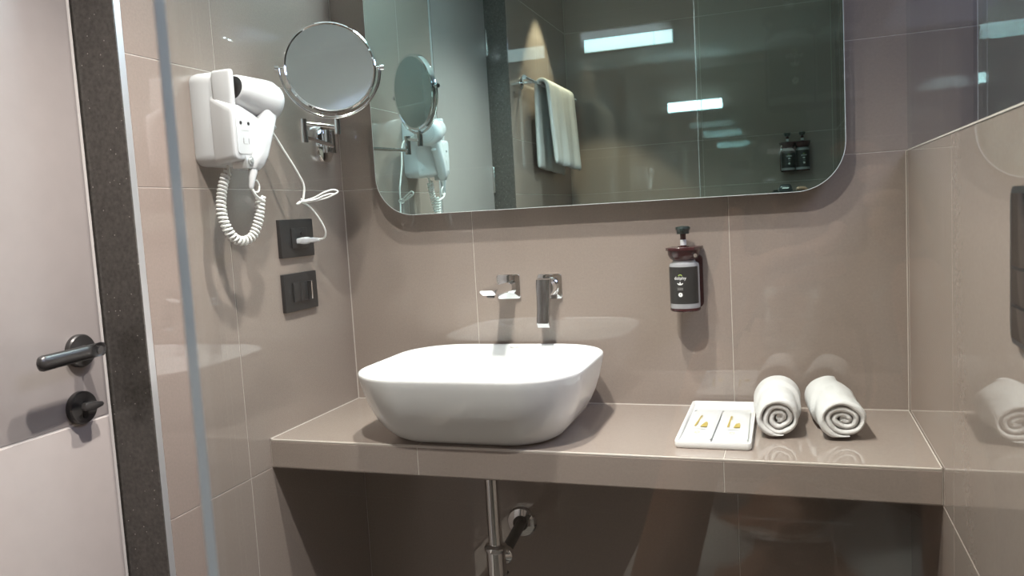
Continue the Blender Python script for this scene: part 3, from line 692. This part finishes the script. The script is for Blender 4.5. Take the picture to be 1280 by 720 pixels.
# ------------------------------------------------------------------ tray with two sachets
ty0, ty1, tx0, tx1 = -.328, -.012, .857, .996
tr = empty('amenity_tray', ((tx0+tx1)/2, (ty0+ty1)/2, ZC), 'white rectangular tray holding two comb sachets on the counter', 'tray')
hw, hh = (tx1-tx0)/2, (ty1-ty0)/2
bm = bmesh.new()
tp_ = [(-.004, .0002, .006), (-.0015, .001, .008), (0, .004, .009), (0, .0135, .009), (-.0008, .0148, .009), (-.0030, .0148, .008), (-.0050, .0135, .007), (-.0070, .0060, .006), (-.0110, .0042, .005)]
loft(bm, [[(x, y, z) for x, y in rrect(2*hw+2*o_, 2*hh+2*o_, r, 5)] for o_, z, r in tp_])
link('tray_body', bm, CERAM, tr, angle=50)
for k, (cx, lab) in enumerate(((-.031, 'white comb sachet with gold print, left one in the tray'), (.031, 'white comb sachet with gold print, right one in the tray, beside the towel'))):
    s = empty('sachet', ((tx0+tx1)/2+cx, (ty0+ty1)/2-.018, ZC+.0045), lab, 'sachet', 'sachets in the tray', math.radians(-1.5 if k == 0 else 1.0))
    bm = bmesh.new(); nx, ny = 10, 18; g = {}
    sw_, sh_ = .0285, .112
    for sgn in (1, -1):
        for i in range(nx+1):
            for j in range(ny+1):
                a, b = -1+2*i/nx, -1+2*j/ny
                puff = max(0, (1-a**4)*(1-abs(b)**6))**.6
                wr_ = .0006*math.sin(9*b+3*a+k)*puff*(1-abs(b))*2
                z = .0050+(sgn*(.0040*puff)+(wr_ if sgn > 0 else 0)) + .0
                g[(sgn, i, j)] = bm.verts.new((a*sw_, b*sh_, max(.0004, z)))
    for sgn in (1, -1):
        for i in range(nx):
            for j in range(ny): bm.faces.new((g[(sgn, i, j)], g[(sgn, i+1, j)], g[(sgn, i+1, j+1)], g[(sgn, i, j+1)]))
    bmesh.ops.remove_doubles(bm, verts=bm.verts[:], dist=.00005)
    link('pouch', bm, PAPER, s, angle=60)
    for e in (-1, 1):
        B('crimp', -sw_, sw_, e*sh_-.003 if e > 0 else e*sh_-.006, e*sh_+.006 if e > 0 else e*sh_+.003, .0042, .0058, PAPER, s, bev=.0004)
    zt = .0099
    bm = bmesh.new()
    def flat(pts): bm.faces.new([bm.verts.new((x, y, zt)) for x, y in pts])
    flat([(-.0125, -.034), (-.0085, -.034), (-.0055, .050), (-.0085, .050)])          # comb back
    for q in range(8): flat([(-.0060, .020+q*.004), (-.0035, .021+q*.004), (-.0035, .0222+q*.004), (-.0060, .0212+q*.004)])
    flat([(-.0005, -.036), (.0125, -.036), (.0125, -.012), (.0095, .002), (.0065, .002), (.0030, -.012)])   # brush
    link('gold_comb_print', bm, GOLD, s, smooth=False)
    bm = bmesh.new()
    for q in range(6):
        a0, a1 = q*PI/3+.15, q*PI/3+.75
        vs = [bm.verts.new((-.001+r_*math.cos(a), -.074+1.6*r_*math.sin(a), zt-.0006)) for a, r_ in ((a0, .0034), (a1, .0034), (a1, .0052), (a0, .0052))]
        bm.faces.new(vs)
    link('round_mark', bm, GOLD, s, smooth=False)
    B('small_print', -.014, .012, -.0535, -.0520, zt-.0002, zt, INK, s)

# ------------------------------------------------------------------ rolled towels
def spiral_roll(name, loc, rz, L, r0, squash, turns, label, end_deg, seed, fold):
    r = empty(name, loc, label, 'towel', 'rolled hand towels on the counter', rz)
    th = r0/(turns+.92)
    n = 48; tot = int(turns*n)
    flap = math.radians(end_deg)-2*PI*turns
    cl = []
    for i in range(tot+1):
        a = 2*PI*i/n; rad = th*.45+th*(i/n); tail = max(0, (i-(tot-.30*n))/(.30*n)); rad -= th*.62*tail*tail*(3-2*tail)
        inn = 1-i/tot
        wob = 1+.10*math.sin(2*a+seed)*inn+.05*math.sin(3.3*a+seed*2)*inn+.012*math.sin(5*a)
        sq = squash-(.22*inn if squash < .95 else -.08*inn)
        cl.append((rad*wob*math.cos(a+flap), rad*wob*math.sin(a+flap)*sq, a+flap, i))
    ht = th*.475; NL = 46
    bm = bmesh.new(); V = []
    for j in range(NL+1):
        t = j/NL; e_ = min(t, 1-t)*L
        ee = math.sqrt(max(0, 1-(1-min(1, e_/.012))**2))*.80+.20
        row = []
        for x, z, a, i in cl:
            x1, z1 = cl[min(i+1, tot)][:2]; x0, z0 = cl[max(i-1, 0)][:2]
            d = Vector((x1-x0, z1-z0)).normalized(); nn = Vector((d.y, -d.x))
            inner = 1-i/tot
            y = -L/2+L*t+(.010*inner*(1-t))-(.006*inner*t)+.0016*math.sin(a*2+seed)*(1 if t < .5 else 0)
            h = ht*ee; add = 0.0
            if i > tot-n:                                   # last wrap: corner fold lying over the back part
                yb = fold(math.degrees(a) % 360)*L
                q = (y-yb)/.003
                add = .0075*(1/(1+math.exp(-max(-20, min(20, q*2.2)))))*min(1, (i-(tot-n))/5)
                h += .0005*math.sin(y*120+a*4+seed)+.0009*math.sin(y*47+a*2.3+seed)+random.uniform(-.0002, .0002)
            if i > tot-6: h *= (tot-i+.6)/6.6
            row.append((bm.verts.new((x+nn.x*(h+add), y, z+nn.y*(h+add))), bm.verts.new((x-nn.x*h, y, z-nn.y*h))))
        V.append(row)
    for j in range(NL):
        for i in range(tot):
            for k in (0, 1): bm.faces.new((V[j][i][k], V[j][i+1][k], V[j+1][i+1][k], V[j+1][i][k]))
        for i in (0, tot): bm.faces.new((V[j][i][0], V[j+1][i][0], V[j+1][i][1], V[j][i][1]))
    for j in (0, NL):
        for i in range(tot): bm.faces.new((V[j][i][0], V[j][i+1][0], V[j][i+1][1], V[j][i][1]))
    zs = sorted(v.co.z for v in bm.verts); mz = zs[0]
    for v in bm.verts:                                     # the weight flattens the underside
        v.co.z = max(.0003, v.co.z-mz-.0035)
    link('rolled_cloth', bm, TOWEL, r, angle=80)
    # the inmost cloth at the heart of the roll
    core = max(0.004, -mz-.0035); bm = bmesh.new()
    sweep(bm, [(0, -L/2+.014, core), (.001, 0, core), (0, L/2-.012, core)], th*.55, 12); link('roll_core', bm, TOWEL, r)
    return r
spiral_roll('rolled_towel', (1.042, -.150, ZC+.0004), math.radians(1), .195, .0440, 1.0, 3.1, 'rolled white hand towel next to the tray, upright round end', 290, 3,
            lambda a: .02+.12*math.sin(math.radians(a)))
spiral_roll('rolled_towel', (1.151, -.146, ZC+.0004), math.radians(4), .200, .0480, .90, 3.2, 'rolled white hand towel nearest the right wall, flatter oval end', 290, 4,
            lambda a: (.80 if a < 75 else .50-.62*min(1, (a-75)/105)))

# ------------------------------------------------------------------ towel rail and hanging towel
RX = .062
rl = empty('towel_rail', (0, -1.90, 1.83), 'chrome towel rail on the left wall behind the door, seen in the mirror', 'towel rail')
bm = bmesh.new(); cyl(bm, (RX, .42, 0), (RX, -.40, 0), .0065, n=20); link('bar', bm, CHROME, rl)
for y in (.29, -.31):
    bm = bmesh.new(); cyl(bm, (.012, y, 0), (RX, y, 0), .0075); lathe(bm, [(.024, .0003), (.024, .006), (.012, .013), (.008, .013)], (0, y, 0), (1, 0, 0)); link('bracket', bm, CHROME, rl)
for y in (.425, -.405):
    bm = bmesh.new(); cyl(bm, (RX, y-.006, 0), (RX, y+.006, 0), .0095); link('end_cap', bm, CHROME, rl)
ht_ = empty('hand_towel', (RX, -1.93, 1.83), 'white hand towel folded over the towel rail', 'towel')
bm = bmesh.new(); grid = []
NY = 30
for j in range(NY+1):
    t = j/NY; y = .22-.46*t; row = []
    fold = .006*math.sin(t*17)+.004*math.sin(t*31+1)
    for i in range(29):
        s = i/28
        if s < .40: z = -.36*(1-s/.40)+.0; x = -.026-.006*(1-s/.4)+fold*.6*(1-s/.4); 
        elif s > .60: z = -.345*((s-.60)/.40); q_ = (s-.6)/.4; x = .026+.016*q_+fold*(.3+q_)+.012*t*q_
        else:
            a = PI*(1-(s-.40)/.20); x = .026*math.cos(a); z = .026*math.sin(a)
        zz = z-.020*(t*abs(z)/.36)
        row.append(bm.verts.new((x, y+.018*math.sin(s*5+t*2)*abs(z)*2, zz)))
    grid.append(row)
for j in range(NY):
    for i in range(28): bm.faces.new((grid[j][i], grid[j][i+1], grid[j+1][i+1], grid[j+1][i]))
o = link('draped_cloth', bm, TOWEL, ht_, angle=80)
sm = o.modifiers.new('thick', 'SOLIDIFY'); sm.thickness = .017; sm.offset = 0
sb = o.modifiers.new('soft', 'SUBSURF'); sb.levels = 1; sb.render_levels = 1

# ------------------------------------------------------------------ photographer and camera, seen in the mirror
cb = empty('photo_camera', (CX, CY-.10, CZ), 'black camera held up by the photographer, seen in the mirror', 'camera')
B('body', -.062, .072, -.070, -.022, -.058, .033, BLACKP, cb, bev=.006, seg=3)
B('grip', -.070, -.046, -.060, -.008, -.056, .030, RUBBER, cb, bev=.008, seg=3).location.x = .118
bm = bmesh.new(); loft(bm, [[(x-.004, y-.046, z) for x, y in rrect(w_, d_, .008, 4)] for w_, d_, z in ((.060, .050, .030), (.056, .054, .045), (.044, .046, .060), (.030, .034, .0635))]); link('viewfinder_hump', bm, BLACKP, cb, angle=50)
B('white_marking', -.017, .009, -.0200, -.0185, .0445, .0495, WHITEI, cb)
bm = bmesh.new(); cyl(bm, (-.045, -.046, .032), (-.045, -.046, .041), .010); link('mode_dial', bm, BLACKP, cb)
bm = bmesh.new(); lathe(bm, [(.034, -.022), (.036, -.018), (.036, .030), (.038, .034), (.038, .050), (.033, .050), (.031, .040)], (0, 0, 0), (0, 1, 0), n=40); link('lens_barrel', bm, BLACKP, cb)
bm = bmesh.new(); lathe(bm, [(0, .043), (.012, .0425), (.024, .041), (.031, .0385)], (0, 0, 0), (0, 1, 0), n=40); link('front_glass', bm, LENSG, cb)

def skin_mesh(name, joints, edges, m, parent, sub=2, root=0):
    me = bpy.data.meshes.new(name); me.from_pydata([j[0] for j in joints], edges, []); me.materials.append(m)
    o = bpy.data.objects.new(name, me); C.objects.link(o); o.parent = parent
    md = o.modifiers.new('skin', 'SKIN'); md.use_smooth_shade = True
    sv = me.skin_vertices[0].data
    for k, j in enumerate(joints):
        r = j[1] if isinstance(j[1], tuple) else (j[1], j[1]); sv[k].radius = r; sv[k].use_root = (k == root)
    s = o.modifiers.new('sub', 'SUBSURF'); s.levels = sub; s.render_levels = sub
    return o
pr = empty('person', (1.06, -2.13, 0), 'person crouching in a white t-shirt and grey trousers, holding up a camera', 'person')
def PP(x, y, z): return (x-1.06, y+2.13, z)
J = [(PP(1.06, -2.19, .36), (.105, .10)),   # 0 pelvis
     (PP(1.06, -2.18, .54), (.10, .085)),   # 1 waist
     (PP(1.06, -2.15, .73), (.125, .095)),  # 2 chest
     (PP(1.06, -2.13, .86), (.075, .065)),  # 3 neck base
     (PP(1.065, -2.11, .93), .045),         # 4 neck
     (PP(.925, -2.13, .83), .052),          # 5 shoulder L
     (PP(.870, -2.02, .68), .042),          # 6 elbow
     (PP(.945, -1.90, .92), .034),          # 7 forearm mid
     (PP(1.005, -1.885, 1.145), .026),      # 8 wrist
     (PP(1.190, -2.13, .83), .052),         # 9 shoulder R
     (PP(1.235, -2.03, .75), .042),         # 10 elbow
     (PP(1.215, -1.93, .98), .034),         # 11
     (PP(1.175, -1.905, 1.215), .025),      # 12 wrist
     (PP(.980, -2.15, .34), .085),          # 13 hip
     (PP(.900, -1.78, .46), .060),          # 14 knee
     (PP(.920, -1.98, .24), .050),          # 15 calf
     (PP(.925, -2.06, .09), .036),          # 16 ankle
     (PP(1.140, -2.15, .34), .085),
     (PP(1.205, -1.78, .46), .060),
     (PP(1.195, -1.98, .24), .050),
     (PP(1.190, -2.06, .09), .036)]
E_ = [(0, 1), (1, 2), (2, 3), (3, 4), (2, 5), (5, 6), (6, 7), (7, 8), (2, 9), (9, 10), (10, 11), (11, 12), (0, 13), (13, 14), (14, 15), (15, 16), (0, 17), (17, 18), (18, 19), (19, 20)]
body = skin_mesh('body', J, E_, SKIN, pr)
def sub_j(ids, grow): return [(J[i][0], tuple(r+grow for r in (J[i][1] if isinstance(J[i][1], tuple) else (J[i][1],)*2))) for i in ids]
sj = sub_j([0, 1, 2, 3, 5, 9], .014)
sj[4] = (sj[4][0], .066); sj[5] = (sj[5][0], .066)
def mid(a, b, t): return tuple(a[k]+(b[k]-a[k])*t for k in range(3))
sj += [(mid(J[5][0], J[6][0], .65), .058), (mid(J[9][0], J[10][0], .65), .058)]
skin_mesh('t_shirt', sj, [(0, 1), (1, 2), (2, 3), (2, 4), (2, 5), (4, 6), (5, 7)], SHIRT, pr)
tj = sub_j([0, 13, 14, 15, 16, 17, 18, 19, 20], .014)
skin_mesh('trousers', tj, [(0, 1), (1, 2), (2, 3), (3, 4), (0, 5), (5, 6), (6, 7), (7, 8)], JEANS, pr)
for x in (.922, 1.192):
    bm = bmesh.new(); loft(bm, [[(a+x-1.06, b+.12, z) for a, b in rrect(w_, d_, w_*.45, 5)] for w_, d_, z in ((.088, .25, .001), (.096, .26, .02), (.088, .235, .045), (.070, .14, .075))]); link('shoe', bm, BLACKP, pr, angle=60)
# head
bm = bmesh.new(); bmesh.ops.create_uvsphere(bm, u_segments=32, v_segments=24, radius=1)
for v in bm.verts:
    x, y, z = v.co
    w = 1-.22*max(0, -z)**1.4
    v.co = Vector((x*.076*w, y*.094*(1-.12*max(0, -z)), z*.115))
    if y > .6:
        v.co.y += .018*math.exp(-((x/.16)**2))*math.exp(-(((z+.12)/.16)**2))        # nose
        v.co.y -= .008*(math.exp(-(((x-.42)/.16)**2))+math.exp(-(((x+.42)/.16)**2)))*math.exp(-(((z-.08)/.14)**2))
        v.co.y += .004*math.exp(-((x/.32)**2))*math.exp(-(((z+.48)/.10)**2))        # lips
hc = Vector(PP(1.075, -2.095, 1.055))
for v in bm.verts: v.co += hc
hm = link('head', bm, SKIN, pr, angle=80)
bm = bmesh.new(); bmesh.ops.create_uvsphere(bm, u_segments=28, v_segments=18, radius=1)
for v in bm.verts: v.co = Vector((v.co.x*.084, v.co.y*.100-.010, v.co.z*.110+.014))
bmesh.ops.delete(bm, geom=[v for v in bm.verts if v.co.y > .045 and v.co.z < .075 or v.co.z < -.055], context='VERTS')
for v in bm.verts: v.co += hc
o = link('hair', bm, HAIR, pr, angle=80); sd = o.modifiers.new('t', 'SOLIDIFY'); sd.thickness = .006
for s in (-1, 1):
    bm = bmesh.new(); bmesh.ops.create_uvsphere(bm, u_segments=14, v_segments=10, radius=1)
    for v in bm.verts: v.co = Vector((v.co.x*.008+s*.078, v.co.y*.016-.004, v.co.z*.030-.006))+hc
    link('ear', bm, SKIN, hm)
    bm = bmesh.new(); bmesh.ops.create_uvsphere(bm, u_segments=14, v_segments=10, radius=.0115)
    for v in bm.verts: v.co += hc+Vector((s*.031, .0765, .010))
    link('eye', bm, WHITEI, hm)
    bm = bmesh.new(); bmesh.ops.create_uvsphere(bm, u_segments=12, v_segments=8, radius=.0058)
    for v in bm.verts: v.co += hc+Vector((s*.031, .0842, .0105))
    link('pupil', bm, BLACKP, hm)
bm = bmesh.new(); bmesh.ops.create_uvsphere(bm, u_segments=16, v_segments=8, radius=1)
for v in bm.verts: v.co = Vector((v.co.x*.022, v.co.y*.006+.079, v.co.z*.005-.056))+hc
link('mouth', bm, mat('lips', (.34, .13, .11), .5), hm)
# hands: palm and five fingers grown together
def hand(palm, wrist, fingers, name='hand'):
    js = [(PP(*wrist), (.024, .019)), (PP(*palm), (.034, .016))]; es = [(0, 1)]
    for f in fingers:
        p0 = 1
        for q, (c, r) in enumerate(f):
            js.append((PP(*c), r)); es.append((p0, len(js)-1)); p0 = len(js)-1
    return skin_mesh(name, js, es, SKIN, body, 2, 0)
# right-hand side of the mirror view: fingers over the top of the grip
hand((1.165, -1.955, 1.262), (1.175, -1.918, 1.215),
     [[((1.158, -1.935, 1.290), .010), ((1.140, -1.915, 1.3135), .0095), ((1.118, -1.900, 1.3145), .0085), ((1.106, -1.892, 1.3125), .0075)],
      [((1.162, -1.925, 1.275), .010), ((1.156, -1.890, 1.290), .0092), ((1.138, -1.876, 1.290), .0085), ((1.126, -1.878, 1.288), .0075)],
      [((1.166, -1.922, 1.258), .010), ((1.160, -1.885, 1.268), .0090), ((1.142, -1.872, 1.268), .0082), ((1.130, -1.874, 1.266), .0072)],
      [((1.166, -1.925, 1.242), .009), ((1.160, -1.890, 1.248), .0082), ((1.144, -1.876, 1.248), .0075), ((1.134, -1.878, 1.246), .0068)],
      [((1.160, -1.975, 1.272), .011), ((1.140, -1.990, 1.285), .0100), ((1.118, -1.990, 1.292), .0090)]])
# other hand cups the lens from below
hand((1.020, -1.875, 1.190), (1.005, -1.885, 1.145),
     [[((1.040, -1.868, 1.212), .010), ((1.075, -1.866, 1.221), .0092), ((1.104, -1.866, 1.232), .0085), ((1.113, -1.866, 1.250), .0075)],
      [((1.040, -1.884, 1.210), .010), ((1.078, -1.884, 1.219), .0092), ((1.106, -1.884, 1.231), .0085), ((1.114, -1.884, 1.247), .0075)],
      [((1.038, -1.900, 1.196), .010), ((1.074, -1.901, 1.199), .0088), ((1.102, -1.901, 1.202), .0080), ((1.118, -1.901, 1.207), .0072)],
      [((1.034, -1.852, 1.210), .009), ((1.060, -1.850, 1.222), .0080), ((1.088, -1.850, 1.226), .0072), ((1.100, -1.850, 1.236), .0065)],
      [((1.018, -1.868, 1.222), .011), ((1.020, -1.866, 1.248), .0100), ((1.022, -1.868, 1.268), .0088)]])
bpy.context.view_layer.update()
